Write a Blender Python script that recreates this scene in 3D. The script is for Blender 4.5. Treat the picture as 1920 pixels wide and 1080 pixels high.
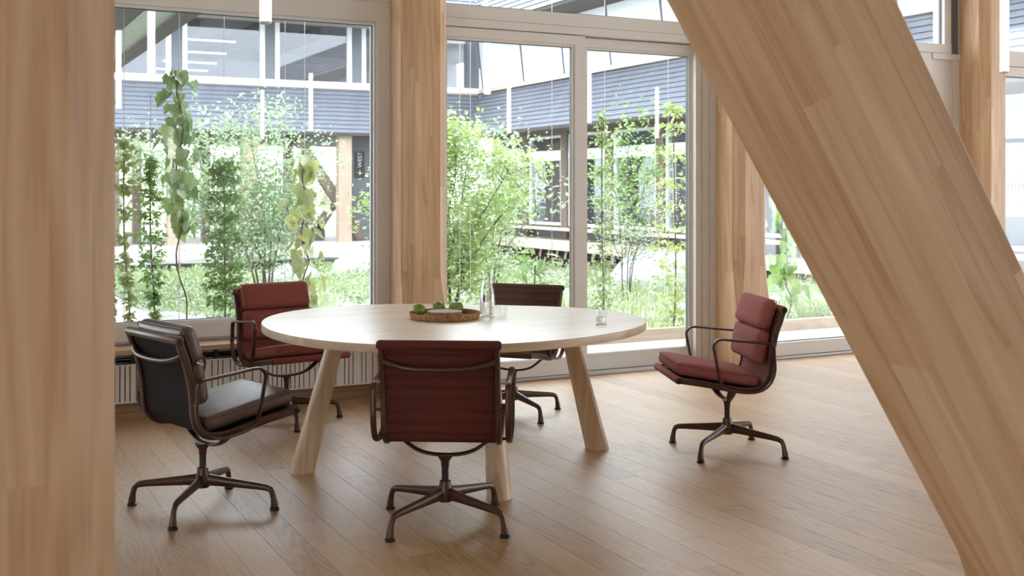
import bpy, math, random
from mathutils import Vector, Matrix, noise
R = math.radians
random.seed(7)
for o in list(bpy.data.objects): bpy.data.objects.remove(o)
scene = bpy.context.scene
col = scene.collection

# ------------------------------------------------------------------ camera
# world: X along the window wall (to the right), Y out through it, Z up, metres
HC = 1.35
cd = bpy.data.cameras.new('camera'); cam = bpy.data.objects.new('camera', cd); col.objects.link(cam)
cam.location = (0, 0, HC); cam.rotation_euler = (R(90), 0, R(-26.88))
cd.sensor_width = 36; cd.lens = 2114 / 1920 * 36; cd.shift_y = -(540 - 358) / 1920
cd.clip_start = .05; cd.clip_end = 300
cd.dof.use_dof = True; cd.dof.focus_distance = 5.3; cd.dof.aperture_fstop = 6.3
scene.camera = cam
# ------------------------------------------------------------------ overcast sky and exposure
world = bpy.data.worlds.new('overcast'); scene.world = world; world.use_nodes = True
bg = world.node_tree.nodes['Background']; bg.inputs[0].default_value = (.84, .92, 1.0, 1); bg.inputs[1].default_value = 5.6
scene.view_settings.view_transform = 'Standard'; scene.view_settings.look = 'None'
scene.view_settings.exposure = .22; scene.view_settings.gamma = 1; scene.view_settings.use_curve_mapping = False

# ------------------------------------------------------------------ material helpers
def nt(name):
    m = bpy.data.materials.new(name); m.use_nodes = True
    t = m.node_tree; t.nodes.clear()
    out = t.nodes.new('ShaderNodeOutputMaterial'); return m, t, out
def N(t, kind, **kw):
    n = t.nodes.new('ShaderNode' + kind)
    for k, v in kw.items(): setattr(n, k, v)
    return n
def L(t, a, b): t.links.new(a, b)
def math_(t, op, a, b=None):
    n = N(t, 'Math', operation=op)
    for i, v in enumerate((a, b)):
        if v is None: continue
        if isinstance(v, (int, float)): n.inputs[i].default_value = v
        else: L(t, v, n.inputs[i])
    return n.outputs[0]
def ramp(t, fac, stops):
    n = N(t, 'ValToRGB'); e = n.color_ramp.elements
    while len(e) < len(stops): e.new(.5)
    for el, (p, c) in zip(e, stops): el.position = p; el.color = (*c, 1)
    L(t, fac, n.inputs[0]); return n.outputs[0]
def mixc(t, fac, a, b, mode='MIX'):
    n = N(t, 'Mix', data_type='RGBA', blend_type=mode)
    for i, v in ((0, fac), (6, a), (7, b)):
        if isinstance(v, (int, float)): n.inputs[i].default_value = v
        elif isinstance(v, tuple): n.inputs[i].default_value = (*v, 1)
        else: L(t, v, n.inputs[i])
    return n.outputs[2]
def plain(name, c, rough=.5, metal=0, var=0, vs=8, spec=.5, bump=0, bs=200):
    m, t, out = nt(name); b = N(t, 'BsdfPrincipled')
    b.inputs['Base Color'].default_value = (*c, 1); b.inputs['Roughness'].default_value = rough
    b.inputs['Metallic'].default_value = metal; b.inputs['Specular IOR Level'].default_value = spec
    tc = N(t, 'TexCoord')
    if var:
        n = N(t, 'TexNoise'); n.inputs['Scale'].default_value = vs; n.inputs['Detail'].default_value = 4
        L(t, tc.outputs['Object'], n.inputs['Vector'])
        cc = ramp(t, n.outputs['Fac'], [(.3, tuple(x * (1 - var) for x in c)), (.7, tuple(min(1, x * (1 + var)) for x in c))])
        L(t, cc, b.inputs['Base Color'])
    if bump:
        n2 = N(t, 'TexNoise'); n2.inputs['Scale'].default_value = bs; L(t, tc.outputs['Object'], n2.inputs['Vector'])
        bp = N(t, 'Bump'); bp.inputs['Strength'].default_value = bump; bp.inputs['Distance'].default_value = .004
        L(t, n2.outputs['Fac'], bp.inputs['Height']); L(t, bp.outputs[0], b.inputs['Normal'])
    L(t, b.outputs[0], out.inputs[0]); return m
def wood(name, dark, mid, light, axis='z', lam=None, rough=.45, ring=9, fine=.5, per_object=False, gs=(7, 7, .55), tw=.3, spec=.5, coat=0):
    """timber: optional glued lamellae (width, width, length), contour-line figure and fine pores"""
    m, t, out = nt(name); b = N(t, 'BsdfPrincipled'); b.inputs['Roughness'].default_value = rough; b.inputs['Specular IOR Level'].default_value = spec; b.inputs['Coat Weight'].default_value = coat; b.inputs['Coat Roughness'].default_value = .38
    tc = N(t, 'TexCoord'); s = N(t, 'SeparateXYZ'); L(t, tc.outputs['Object'], s.inputs[0])
    ax = {'z': (0, 1, 2), 'y': (0, 2, 1), 'x': (1, 2, 0)}[axis]
    u, v, w = (s.outputs[i] for i in ax)
    if per_object:
        oi = N(t, 'ObjectInfo'); off = math_(t, 'MULTIPLY', oi.outputs['Random'], 37.0)
        tone = oi.outputs['Random']
        u2 = math_(t, 'ADD', u, off); v2 = math_(t, 'ADD', v, off)
        cellv = tone
    else: u2, v2 = u, v
    if lam:
        iu = math_(t, 'FLOOR', math_(t, 'DIVIDE', u, lam[0])); iv = math_(t, 'FLOOR', math_(t, 'DIVIDE', v, lam[1]))
        c1 = N(t, 'CombineXYZ'); L(t, iu, c1.inputs[0]); L(t, iv, c1.inputs[1])
        wn1 = N(t, 'TexWhiteNoise', noise_dimensions='3D'); L(t, c1.outputs[0], wn1.inputs['Vector'])
        iw = math_(t, 'FLOOR', math_(t, 'ADD', math_(t, 'DIVIDE', w, lam[2]), math_(t, 'MULTIPLY', wn1.outputs['Value'], 7.0)))
        c2 = N(t, 'CombineXYZ'); L(t, iu, c2.inputs[0]); L(t, iv, c2.inputs[1]); L(t, iw, c2.inputs[2])
        wn = N(t, 'TexWhiteNoise', noise_dimensions='3D'); L(t, c2.outputs[0], wn.inputs['Vector'])
        tone = wn.outputs['Value']
        u2 = math_(t, 'ADD', u, math_(t, 'MULTIPLY', tone, 23.0)); v2 = v
    elif not per_object: tone = None
    cc = N(t, 'CombineXYZ'); L(t, math_(t, 'MULTIPLY', u2, gs[0]), cc.inputs[0]); L(t, math_(t, 'MULTIPLY', v2, gs[1]), cc.inputs[1]); L(t, math_(t, 'MULTIPLY', w, gs[2]), cc.inputs[2])
    n = N(t, 'TexNoise'); n.inputs['Scale'].default_value = 1; n.inputs['Detail'].default_value = 1.5; L(t, cc.outputs[0], n.inputs['Vector'])
    rg = math_(t, 'PINGPONG', math_(t, 'MULTIPLY', n.outputs['Fac'], ring), .5)
    cf = N(t, 'CombineXYZ'); L(t, math_(t, 'MULTIPLY', u2, 180), cf.inputs[0]); L(t, math_(t, 'MULTIPLY', v2, 180), cf.inputs[1]); L(t, math_(t, 'MULTIPLY', w, 5), cf.inputs[2])
    n2 = N(t, 'TexNoise'); n2.inputs['Scale'].default_value = 1; n2.inputs['Detail'].default_value = 2; L(t, cf.outputs[0], n2.inputs['Vector'])
    g = math_(t, 'ADD', math_(t, 'MULTIPLY', rg, .7), math_(t, 'MULTIPLY', n2.outputs['Fac'], fine))
    if tone is not None: g = math_(t, 'ADD', math_(t, 'MULTIPLY', g, .75), math_(t, 'ADD', math_(t, 'MULTIPLY', tone, tw), .14 - tw * .25))
    c = ramp(t, g, [(.12, dark), (.45, mid), (.85, light)])
    L(t, c, b.inputs['Base Color'])
    L(t, b.outputs[0], out.inputs[0]); return m
def glass_pane(name, r0=.045, tint=(1, 1, 1)):
    m, t, out = nt(name); g = N(t, 'NewGeometry'); d = N(t, 'VectorMath', operation='DOT_PRODUCT')
    L(t, g.outputs['Incoming'], d.inputs[0]); L(t, g.outputs['Normal'], d.inputs[1])
    a = math_(t, 'SUBTRACT', 1.0, math_(t, 'ABSOLUTE', d.outputs['Value']))
    f = math_(t, 'ADD', math_(t, 'MULTIPLY', math_(t, 'POWER', a, 5.0), 1 - r0), r0)
    tr = N(t, 'BsdfTransparent'); tr.inputs[0].default_value = (*tint, 1); gl = N(t, 'BsdfGlossy'); gl.inputs['Roughness'].default_value = 0.0
    gl.inputs[0].default_value = (1, 1, 1, 1)
    mx = N(t, 'MixShader'); L(t, f, mx.inputs[0]); L(t, tr.outputs[0], mx.inputs[1]); L(t, gl.outputs[0], mx.inputs[2])
    L(t, mx.outputs[0], out.inputs[0]); return m
def leafmat(name, c, var=.35, trans=.45):
    m, t, out = nt(name); tc = N(t, 'TexCoord'); n = N(t, 'TexNoise'); n.inputs['Scale'].default_value = 9; n.inputs['Detail'].default_value = 3
    L(t, tc.outputs['Object'], n.inputs['Vector'])
    oi = N(t, 'ObjectInfo'); k = math_(t, 'ADD', n.outputs['Fac'], math_(t, 'MULTIPLY', math_(t, 'SUBTRACT', oi.outputs['Random'], .5), .45))
    cc = ramp(t, k, [(.3, tuple(x * (1 - var) for x in c)), (.55, c), (.75, (min(1, c[0] * (1 + var) + .05), min(1, c[1] * (1 + var * .7)), c[2] * (1 + var * .5)))])
    d = N(t, 'BsdfDiffuse'); tl = N(t, 'BsdfTranslucent'); L(t, cc, d.inputs[0]); L(t, cc, tl.inputs[0])
    mx = N(t, 'MixShader'); mx.inputs[0].default_value = trans; L(t, d.outputs[0], mx.inputs[1]); L(t, tl.outputs[0], mx.inputs[2])
    gl = N(t, 'BsdfGlossy'); gl.inputs['Roughness'].default_value = .35; gl.inputs[0].default_value = (1, 1, 1, 1)
    m2 = N(t, 'MixShader'); m2.inputs[0].default_value = .10; L(t, mx.outputs[0], m2.inputs[1]); L(t, gl.outputs[0], m2.inputs[2])
    L(t, m2.outputs[0], out.inputs[0]); return m
def emit(name, c, s):
    m, t, out = nt(name); e = N(t, 'Emission'); e.inputs[0].default_value = (*c, 1); e.inputs[1].default_value = s
    L(t, e.outputs[0], out.inputs[0]); return m

M = {}
M['beech'] = wood('beech_glulam', (.40, .225, .105), (.585, .38, .215), (.72, .525, .335), lam=(.043, .12, 1.15), rough=.4, ring=7)
M['beech_near'] = wood('beech_near', (.42, .245, .125), (.58, .38, .22), (.70, .505, .32), lam=(.062, .2, 5.0), rough=.4, ring=9, gs=(6, 6, .75), tw=.12)
M['oak'] = wood('oak_floor', (.20, .102, .040), (.395, .238, .112), (.50, .33, .175), axis='y', rough=.48, spec=.6, coat=.6, ring=15, tw=.36, fine=.6, per_object=True, gs=(9, 9, .9))
M['oakflat'] = wood('oak_floor_far', (.18, .092, .042), (.37, .22, .118), (.47, .305, .175), axis='y', coat=.8, lam=(.14, 10, 1.6), rough=.36, ring=11, fine=.6, gs=(9, 9, .9))
M['oakdark'] = wood('oak_plinth', (.16, .085, .04), (.27, .155, .08), (.36, .22, .12), axis='x', rough=.45, ring=10)
M['ash'] = wood('ash_table', (.56, .42, .28), (.66, .53, .38), (.71, .585, .44), axis='x', rough=.32, spec=.6, coat=.3, ring=5, fine=.3, gs=(5, 12, .5))
M['ashleg'] = wood('ash_leg', (.52, .36, .215), (.64, .47, .30), (.70, .54, .37), axis='z', rough=.4, ring=8, fine=.3)
M['bench'] = wood('oak_bench', (.34, .2, .1), (.46, .29, .16), (.56, .38, .23), axis='x', rough=.4)
M['deck'] = wood('deck_larch', (.42, .38, .33), (.55, .51, .46), (.64, .60, .55), axis='y', rough=.7, per_object=True, ring=6)
M['deckx'] = wood('deck_larch_x', (.42, .38, .33), (.55, .51, .46), (.64, .60, .55), axis='x', rough=.7, per_object=True, ring=6)
M['curb'] = wood('larch_curb', (.42, .33, .25), (.52, .43, .34), (.60, .51, .42), axis='x', rough=.7)
M['frame'] = plain('window_paint', (.66, .63, .59), .45, var=.02)
M['framegrey'] = plain('window_gasket', (.12, .13, .13), .5)
M['track'] = plain('track_alu', (.45, .44, .43), .4, metal=.6)
M['white'] = plain('white_paint', (.80, .77, .73), .6)
M['ceil'] = plain('pale_ceiling', (.72, .65, .56), .7)
M['glass'] = glass_pane('window_glass')
M['mark'] = plain('frosted_mark', (.75, .76, .76), .7)
M['metal'] = plain('brown_powdercoat', (.075, .036, .025), .33, metal=.35, spec=.5)
M['black'] = plain('black_steel', (.012, .011, .011), .35)
M['cap'] = plain('dark_cap', (.03, .028, .026), .3, metal=.6)
M['fab_dark'] = plain('fabric_oxblood', (.115, .033, .024), .85, var=.08, vs=120, bump=.35, bs=600, spec=.2)
M['fab_red'] = plain('fabric_brick', (.23, .062, .045), .85, var=.2, vs=140, bump=.35, bs=600, spec=.25)
M['fab_rose'] = plain('fabric_rose', (.31, .098, .085), .85, var=.2, vs=140, bump=.35, bs=600, spec=.25)
M['fab_brown'] = plain('fabric_umber', (.11, .06, .043), .85, var=.08, vs=120, bump=.3, bs=600, spec=.2)
M['leather'] = plain('leather_brown', (.105, .062, .040), .38, var=.15, vs=25, bump=.15, bs=300, spec=.5)
M['membrane'] = plain('membrane_dark', (.017, .012, .010), .85, var=.1, vs=300, spec=.12)
M['rad'] = plain('radiator_white', (.66, .60, .53), .5)
M['raddark'] = plain('radiator_slot', (.03, .024, .02), .6)
M['cork'] = plain('cork', (.36, .20, .095), .85, var=.55, vs=110, bump=.5, bs=150, spec=.15)
M['corktop'] = plain('pale_cork_top', (.45, .39, .33), .8, var=.08, vs=60)
M['apple'] = plain('green_apple', (.21, .27, .045), .35, var=.25, vs=40)
M['stalk'] = plain('apple_stalk', (.08, .05, .02), .7)
M['vessel'] = glass_pane('vessel_glass', .07, (.97, .98, .98))
mw, t_, o_ = nt('water'); b_ = N(t_, 'BsdfGlass'); b_.inputs['IOR'].default_value = 1.33; b_.inputs['Roughness'].default_value = .0
L(t_, b_.outputs[0], o_.inputs[0]); M['water'] = mw
M['lamp'] = emit('lamp_tube', (1, .95, .87), 11)
M['lampcap'] = plain('lamp_cap', (.5, .48, .45), .4, metal=.5)
M['farlamp'] = emit('far_lamp', (1, .97, .92), 3.0)
M['cable'] = plain('steel_cable', (.45, .45, .45), .4, metal=.5)
M['clad'] = plain('grey_cladding', (.135, .15, .18), .5, var=.12, vs=3)
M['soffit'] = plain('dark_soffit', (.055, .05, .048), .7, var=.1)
M['gutter'] = plain('zinc_strip', (.33, .36, .35), .35, metal=.7, var=.2, vs=12)
M['whiteframe'] = plain('white_window_frame', (.80, .80, .80), .5)
M['darkpost'] = plain('slate_post', (.13, .145, .17), .6)
M['darkwood'] = wood('dark_timber', (.10, .075, .055), (.16, .12, .09), (.21, .165, .13), axis='z', rough=.7)
M['palewood'] = wood('pale_timber', (.36, .27, .20), (.45, .35, .27), (.52, .42, .34), axis='z', rough=.7)
M['trimwood'] = plain('pale_trim', (.55, .45, .37), .7)
M['skywhite'] = plain('sky_reflection_glazing', (.80, .83, .86), .2)  # white sky reflection of the glass, painted as an opaque base colour
M['farglass'] = glass_pane('far_glass', .06, (.80, .86, .93))
M['interior'] = plain('far_interior', (.42, .37, .33), .8, var=.15, vs=1)
M['sign'] = plain('sign_dark', (.025, .025, .027), .5)
M['signtext'] = plain('sign_lettering', (.75, .75, .75), .6)
M['bark'] = plain('bark', (.10, .085, .065), .85, var=.3, vs=30)
M['vinewood'] = plain('vine_stem', (.12, .075, .05), .85, var=.3, vs=40)
M['leaf_vine'] = leafmat('leaf_vine', (.23, .38, .13))
M['leaf_pale'] = leafmat('leaf_pale', (.40, .48, .17), .25)
M['leaf_ivy'] = leafmat('leaf_ivy', (.23, .41, .10))
M['leaf_shrub'] = leafmat('leaf_shrub', (.33, .48, .15))
M['leaf_maple'] = leafmat('leaf_maple', (.33, .46, .25), .25)
M['leaf_grey'] = leafmat('leaf_grey', (.36, .43, .30), .2)
M['leaf_ground'] = leafmat('leaf_ground', (.32, .44, .18), .5)
M['leaf_grass'] = leafmat('leaf_grass', (.42, .52, .24), .3)
M['rock'] = plain('granite', (.38, .39, .40), .85, var=.2, vs=9, bump=.5, bs=30)
mg, t_, o_ = nt('gravel_soil'); b_ = N(t_, 'BsdfPrincipled'); b_.inputs['Roughness'].default_value = .95
tc_ = N(t_, 'TexCoord'); v_ = N(t_, 'TexVoronoi'); v_.inputs['Scale'].default_value = 28; L(t_, tc_.outputs['Object'], v_.inputs['Vector'])
n_ = N(t_, 'TexNoise'); n_.inputs['Scale'].default_value = .9; n_.inputs['Detail'].default_value = 5; L(t_, tc_.outputs['Object'], n_.inputs['Vector'])
gr = ramp(t_, v_.outputs['Color'], [(.1, (.20, .20, .20)), (.5, (.36, .36, .36)), (.9, (.52, .52, .51))])
gg = ramp(t_, v_.outputs['Distance'], [(.0, (.16, .20, .08)), (1, (.30, .33, .18))])
L(t_, mixc(t_, ramp(t_, n_.outputs['Fac'], [(.45, (0, 0, 0)), (.6, (1, 1, 1))]), gr, gg), b_.inputs['Base Color']); L(t_, b_.outputs[0], o_.inputs[0])
M['ground'] = mg

# ------------------------------------------------------------------ geometry helpers
class MB:
    def __init__(s): s.v = []; s.f = []
    def add(s, vs, fs):
        k = len(s.v); s.v += [tuple(p) for p in vs]; s.f += [tuple(i + k for i in f) for f in fs]; return s
    def box(s, x0, x1, y0, y1, z0, z1):
        return s.add([(x0, y0, z0), (x1, y0, z0), (x1, y1, z0), (x0, y1, z0), (x0, y0, z1), (x1, y0, z1), (x1, y1, z1), (x0, y1, z1)],
                     [(0, 3, 2, 1), (4, 5, 6, 7), (0, 1, 5, 4), (1, 2, 6, 5), (2, 3, 7, 6), (3, 0, 4, 7)])
    def loft(s, rings, cap=True, closed_path=False):
        n = len(rings[0]); vs = [p for r in rings for p in r]; fs = []; m = len(rings)
        for i in range(m if closed_path else m - 1):
            j = (i + 1) % m
            for k in range(n):
                k2 = (k + 1) % n; fs.append((i * n + k, i * n + k2, j * n + k2, j * n + k))
        if cap and not closed_path: fs.append(tuple(range(n))[::-1]); fs.append(tuple((m - 1) * n + k for k in range(n)))
        return s.add(vs, fs)
    def lathe(s, prof, c=(0, 0, 0), n=20, cap=True):
        return s.loft([[(c[0] + r * math.cos(2 * math.pi * k / n), c[1] + r * math.sin(2 * math.pi * k / n), c[2] + z) for k in range(n)] for r, z in prof], cap)
    def tube(s, pts, rad, n=6, cap=True, closed=False):
        pts = [Vector(p) for p in pts]; m = len(pts); rings = []; up = None
        for i, p in enumerate(pts):
            a = pts[(i - 1) % m] if (i or closed) else p; b = pts[(i + 1) % m] if (i < m - 1 or closed) else p
            d = (b - a).normalized()
            if up is None:
                up = Vector((0, 0, 1)) if abs(d.z) < .9 else Vector((1, 0, 0))
            x = up.cross(d)
            if x.length < 1e-5: x = Vector((0, 1, 0)).cross(d)
            x.normalize(); y = d.cross(x).normalized(); up = y
            r = rad[i] if isinstance(rad, (list, tuple)) else rad
            rings.append([p + x * r * math.cos(2 * math.pi * k / n) + y * r * math.sin(2 * math.pi * k / n) for k in range(n)])
        return s.loft(rings, cap, closed)
    def sweep_xz(s, path, ay, an, y0=0, n=10, closed=False, pw=2.6):
        """path in the xz plane at y0; section half-width ay across (y) and an in-plane (scalars or lists)"""
        m = len(path); rings = []
        for i in range(m):
            a = path[(i - 1) % m] if (i or closed) else path[i]; b = path[(i + 1) % m] if (i < m - 1 or closed) else path[i]
            d = Vector((b[0] - a[0], b[1] - a[1])).normalized(); nx, nz = -d.y, d.x
            hy = ay[i] if isinstance(ay, list) else ay; hn = an[i] if isinstance(an, list) else an
            r = []
            for k in range(n):
                c, q = math.cos(2 * math.pi * (k + .5) / n), math.sin(2 * math.pi * (k + .5) / n)
                e = 2 / pw; uu = math.copysign(abs(c) ** e, c) * hy; vv = math.copysign(abs(q) ** e, q) * hn
                r.append((path[i][0] + nx * vv, y0 + uu, path[i][1] + nz * vv))
            rings.append(r)
        return s.loft(rings, True, closed)
    def build(s, name, mat, parent=None, smooth=False, local=False):
        me = bpy.data.meshes.new(name)
        if local: off = Vector((0, 0, 0))
        else:
            xs, ys, zs = zip(*s.v); off = Vector(((min(xs) + max(xs)) / 2, (min(ys) + max(ys)) / 2, min(zs)))
        me.from_pydata([(p[0] - off.x, p[1] - off.y, p[2] - off.z) for p in s.v], [], s.f); me.update()
        if smooth: me.polygons.foreach_set('use_smooth', [True] * len(me.polygons))
        me.materials.append(M[mat] if isinstance(mat, str) else mat)
        o = bpy.data.objects.new(name, me); col.objects.link(o)
        if parent is not None:
            o.parent = parent
            o.location = off if local else off - WL.get(parent.name, Vector((0, 0, 0)))
        else: o.location = off
        WL[o.name] = WL.get(parent.name, Vector((0, 0, 0))) + o.location if parent is not None else o.location.copy()
        if smooth == 'auto':
            me.set_sharp_from_angle(angle=R(35))
        return o
WL = {}
def tag(o, label=None, cat=None, group=None, kind=None):
    if label: o['label'] = label
    if cat: o['category'] = cat
    if group: o['group'] = group
    if kind: o['kind'] = kind
    return o
def empty(name, loc, rz=0):
    o = bpy.data.objects.new(name, None); col.objects.link(o); o.location = loc; o.rotation_euler = (0, 0, rz); o.empty_display_size = .1
    WL[o.name] = Vector(loc); return o
def struct(o): o['kind'] = 'structure'; return o
def bx(name, mat, parent, x0, x1, y0, y1, z0, z1): return MB().box(x0, x1, y0, y1, z0, z1).build(name, mat, parent)
def catmull(pts, k=6, closed=False):
    out = []; n = len(pts); P = [Vector(p) for p in pts]
    for i in range(n if closed else n - 1):
        p0 = P[(i - 1) % n] if (closed or i) else P[0]; p1 = P[i]; p2 = P[(i + 1) % n]; p3 = P[(i + 2) % n] if (closed or i < n - 2) else P[-1]
        for j in range(k):
            t = j / k
            out.append(.5 * ((2 * p1) + (p2 - p0) * t + (2 * p0 - 5 * p1 + 4 * p2 - p3) * t * t + (3 * p1 - p0 - 3 * p2 + p3) * t ** 3))
    if not closed: out.append(P[-1])
    return out
def rbox(hx, hy, hz, r, seg=4, puff=0.0):
    """rounded cushion block centred at the origin"""
    mb = MB(); gx = [-1, -1 + .0001]
    def axis(h):
        inner = h - r; a = [-h + r * (1 - math.cos(math.pi / 2 * i / seg)) for i in range(seg)]
        mids = [-inner + 2 * inner * i / 4 for i in range(5)]
        return a[:0] + [-h] + mids + [h] if False else [-inner - r * math.sin(math.pi / 2 * (seg - i) / seg) for i in range(seg)] + mids + [inner + r * math.sin(math.pi / 2 * (i + 1) / seg) for i in range(seg)]
    A = [axis(h) for h in (hx, hy, hz)]; H_ = (hx, hy, hz); idx = {}
    def vert(i, j, k):
        key = (i, j, k)
        if key in idx: return idx[key]
        p = [A[0][i], A[1][j], A[2][k]]; q = [max(-(h - r), min(h - r, c)) for c, h in zip(p, H_)]
        d = Vector([a - b for a, b in zip(p, q)])
        if d.length > 1e-9:
            d = d.normalized() * r
        P = [q[a] + d[a] for a in range(3)]
        if puff:
            f = (1 - (P[0] / hx) ** 4) * (1 - (P[1] / hy) ** 4); P[2] += math.copysign(puff, P[2]) * f * min(1, abs(P[2]) / hz)
        idx[key] = len(mb.v); mb.v.append(tuple(P)); return idx[key]
    nx, ny, nz = (len(a) - 1 for a in A)
    for i in range(nx):
        for j in range(ny):
            mb.f.append((vert(i, j, 0), vert(i, j + 1, 0), vert(i + 1, j + 1, 0), vert(i + 1, j, 0)))
            mb.f.append((vert(i, j, nz), vert(i + 1, j, nz), vert(i + 1, j + 1, nz), vert(i, j + 1, nz)))
    for i in range(nx):
        for k in range(nz):
            mb.f.append((vert(i, 0, k), vert(i + 1, 0, k), vert(i + 1, 0, k + 1), vert(i, 0, k + 1)))
            mb.f.append((vert(i, ny, k), vert(i, ny, k + 1), vert(i + 1, ny, k + 1), vert(i + 1, ny, k)))
    for j in range(ny):
        for k in range(nz):
            mb.f.append((vert(0, j, k), vert(0, j, k + 1), vert(0, j + 1, k + 1), vert(0, j + 1, k)))
            mb.f.append((vert(nx, j, k), vert(nx, j + 1, k), vert(nx, j + 1, k + 1), vert(nx, j, k + 1)))
    return mb
def xform(mb, mat):
    mb.v = [tuple(mat @ Vector(p)) for p in mb.v]; return mb

# ------------------------------------------------------------------ floor: oak planks running to the windows
YW = 7.09
floor = struct(bx('floor', 'oakflat', None, -6, 12, -5.2, 7.30, -.15, -.004))
floor_o = floor
PW = .14
meshes = {}
def plank(x, y0, y1):
    ln = round(y1 - y0, 2); key = ln
    if key not in meshes:
        mb = MB(); g = .0003; e = .0007; w = PW / 2
        r0 = [(-w + g, -ln / 2 + g, -.006), (w - g, -ln / 2 + g, -.006), (w - g, ln / 2 - g, -.006), (-w + g, ln / 2 - g, -.006)]
        r1 = [(p[0], p[1], -e) for p in r0]; r2 = [(p[0] - math.copysign(e, p[0]), p[1] - math.copysign(e, p[1]), 0) for p in r0]
        mb.loft([r0, r1, r2]); me = bpy.data.meshes.new('plank'); me.from_pydata(mb.v, [], mb.f); me.materials.append(M['oak']); meshes[key] = me
    o = bpy.data.objects.new('plank', meshes[key]); col.objects.link(o); o.parent = floor
    o.location = Vector((x, (y0 + y1) / 2, 0)) - WL[floor.name]
rnd = random.Random(3)
ix = 0; x = .07
while x < 8.6:
    ymin = max(2.3, min(5.6, .55 * x + .6)) if x > 3.2 else 2.3
    y = YW - rnd.choice([.5, .8, 1.1, 1.4, 1.7, 2.0]); ys = [YW, y]
    while y > ymin: y -= rnd.choice([1.2, 1.5, 1.8, 2.1, 2.4]); ys.append(y)
    for a, b in zip(ys[1:], ys[:-1]): plank(x, a, b)
    x += PW
hatch = tag(empty('floor_hatch', (2.62, 6.62, 0)), 'flush oak floor hatch with thin dark outline below the radiator', 'hatch')
bx('hatch_seam', 'black', hatch, 2.40, 2.84, 6.40, 6.84, 0, .0006)
bx('hatch_lid', 'oak', hatch, 2.404, 2.836, 6.404, 6.836, .0, .0011)

# ------------------------------------------------------------------ room shell
ZC = 3.6
struct(bx('ceiling', 'ceil', None, -6.2, 12.2, -5.4, 7.35, ZC, ZC + .2))
struct(bx('wall_back', 'white', None, -6, 12, -5.4, -5.2, 0, ZC))
for nm, wn, xx, ya, n_, za, zb in (('wall_left', 'fill_window_left', -6.1, -5.0, 2, .4, 3.0), ('wall_right', 'fill_window_right', 12.1, -2.3, 3, .15, 3.4)):  # side windows are unseen, added and sized to let in fill light
    yb = ya + 2.35 * n_; wl = struct(empty(nm, (xx, 1, 0))); bx('parapet', 'white', wl, xx - .1, xx + .1, -5.2, 7.35, 0, za); bx('header', 'white', wl, xx - .1, xx + .1, -5.2, 7.35, zb, ZC)
    bx('pier', 'white', wl, xx - .1, xx + .1, -5.2, ya, za, zb); bx('pier', 'white', wl, xx - .1, xx + .1, yb, 7.35, za, zb)
    w5 = struct(empty(wn, (xx, 1, za)))
    for i in range(n_ + 1):
        yy = ya + 2.35 * i; bx('mullion', 'frame', w5, xx - .08, xx + .08, yy - .05, yy + .05, za, zb)
        if i < n_: bx('pane', 'glass', w5, xx - .005, xx + .005, yy + .05, yy + 2.30, za, zb)

S = 2.68; X0 = 2.68 - 3 * S            # left faces of the columns: 2.68 + n*2.68
def pane(parent, x0, x1, y, z0, z1, mat='glass'): return bx('pane', mat, parent, x0, x1, y - .006, y + .006, z0, z1)
def gasket(parent, x0, x1, y, z0, z1, w=.007):
    m = MB(); m.box(x0, x1, y - .012, y + .012, z1 - w, z1); m.box(x0, x0 + w, y - .012, y + .012, z0, z1); m.box(x1 - w, x1, y - .012, y + .012, z0, z1); m.box(x0, x1, y - .012, y + .012, z0, z0 + w)
    return m.build('gasket', 'framegrey', parent)
def transom(parent, a, b, z0=2.64):
    bx('top_rail', 'frame', parent, a, b, YW, 7.25, 3.35, ZC)
    bx('stile', 'frame', parent, a, a + .08, YW + .01, 7.23, z0, 3.35); bx('stile', 'frame', parent, b - .08, b, YW + .01, 7.23, z0, 3.35)
    p = pane(parent, a + .08, b - .08, 7.15, z0, 3.35); gasket(parent, a + .08, b - .08, 7.15, z0, 3.35)
def bead(parent, x0, x1, y, z0, z1):
    """stepped glazing bead inside a frame opening"""
    w = .022; m = MB()
    m.box(x0, x1, y, y + .02, z1 - w, z1); m.box(x0, x1, y, y + .02, z0, z0 + w); m.box(x0, x0 + w, y, y + .02, z0 + w, z1 - w); m.box(x1 - w, x1, y, y + .02, z0 + w, z1 - w)
    m.build('bead', 'frame', parent)
def window_bay(name, a, b):
    """fixed window over the radiator bench"""
    w = struct(empty(name, ((a + b) / 2, 7.15, .2)))
    bx('base_panel', 'white', w, a, b, YW + .02, 7.28, 0, .43)
    bx('bottom_rail', 'frame', w, a, b, YW, 7.24, .445, .535); bx('sill_strip', 'track', w, a, b, YW - .012, 7.2, .43, .445)
    bx('top_rail', 'frame', w, a, b, YW, 7.24, 2.475, 2.606); bx('transom_rail', 'frame', w, a, b, YW + .008, 7.24, 2.609, 2.68)
    bx('stile', 'frame', w, a, a + .09, YW, 7.24, .535, 2.475); bx('stile', 'frame', w, b - .09, b, YW, 7.24, .535, 2.475)
    bead(w, a + .085, b - .085, YW + .02, .53, 2.48)
    x0, x1 = a + .105, b - .105
    pane(w, x0, x1, 7.15, .552, 2.457); gasket(w, x0, x1, 7.15, .548, 2.458)
    transom(w, a, b, 2.68); return w
def marks(parent, x0, x1, y, z0=1.445, z1=1.53, dx=.0745):
    p = x0
    while p < x1: bx('glass_mark', 'mark', parent, p - .0035, p + .0035, y - .0075, y - .0062, z0, z1); p += dx
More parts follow.
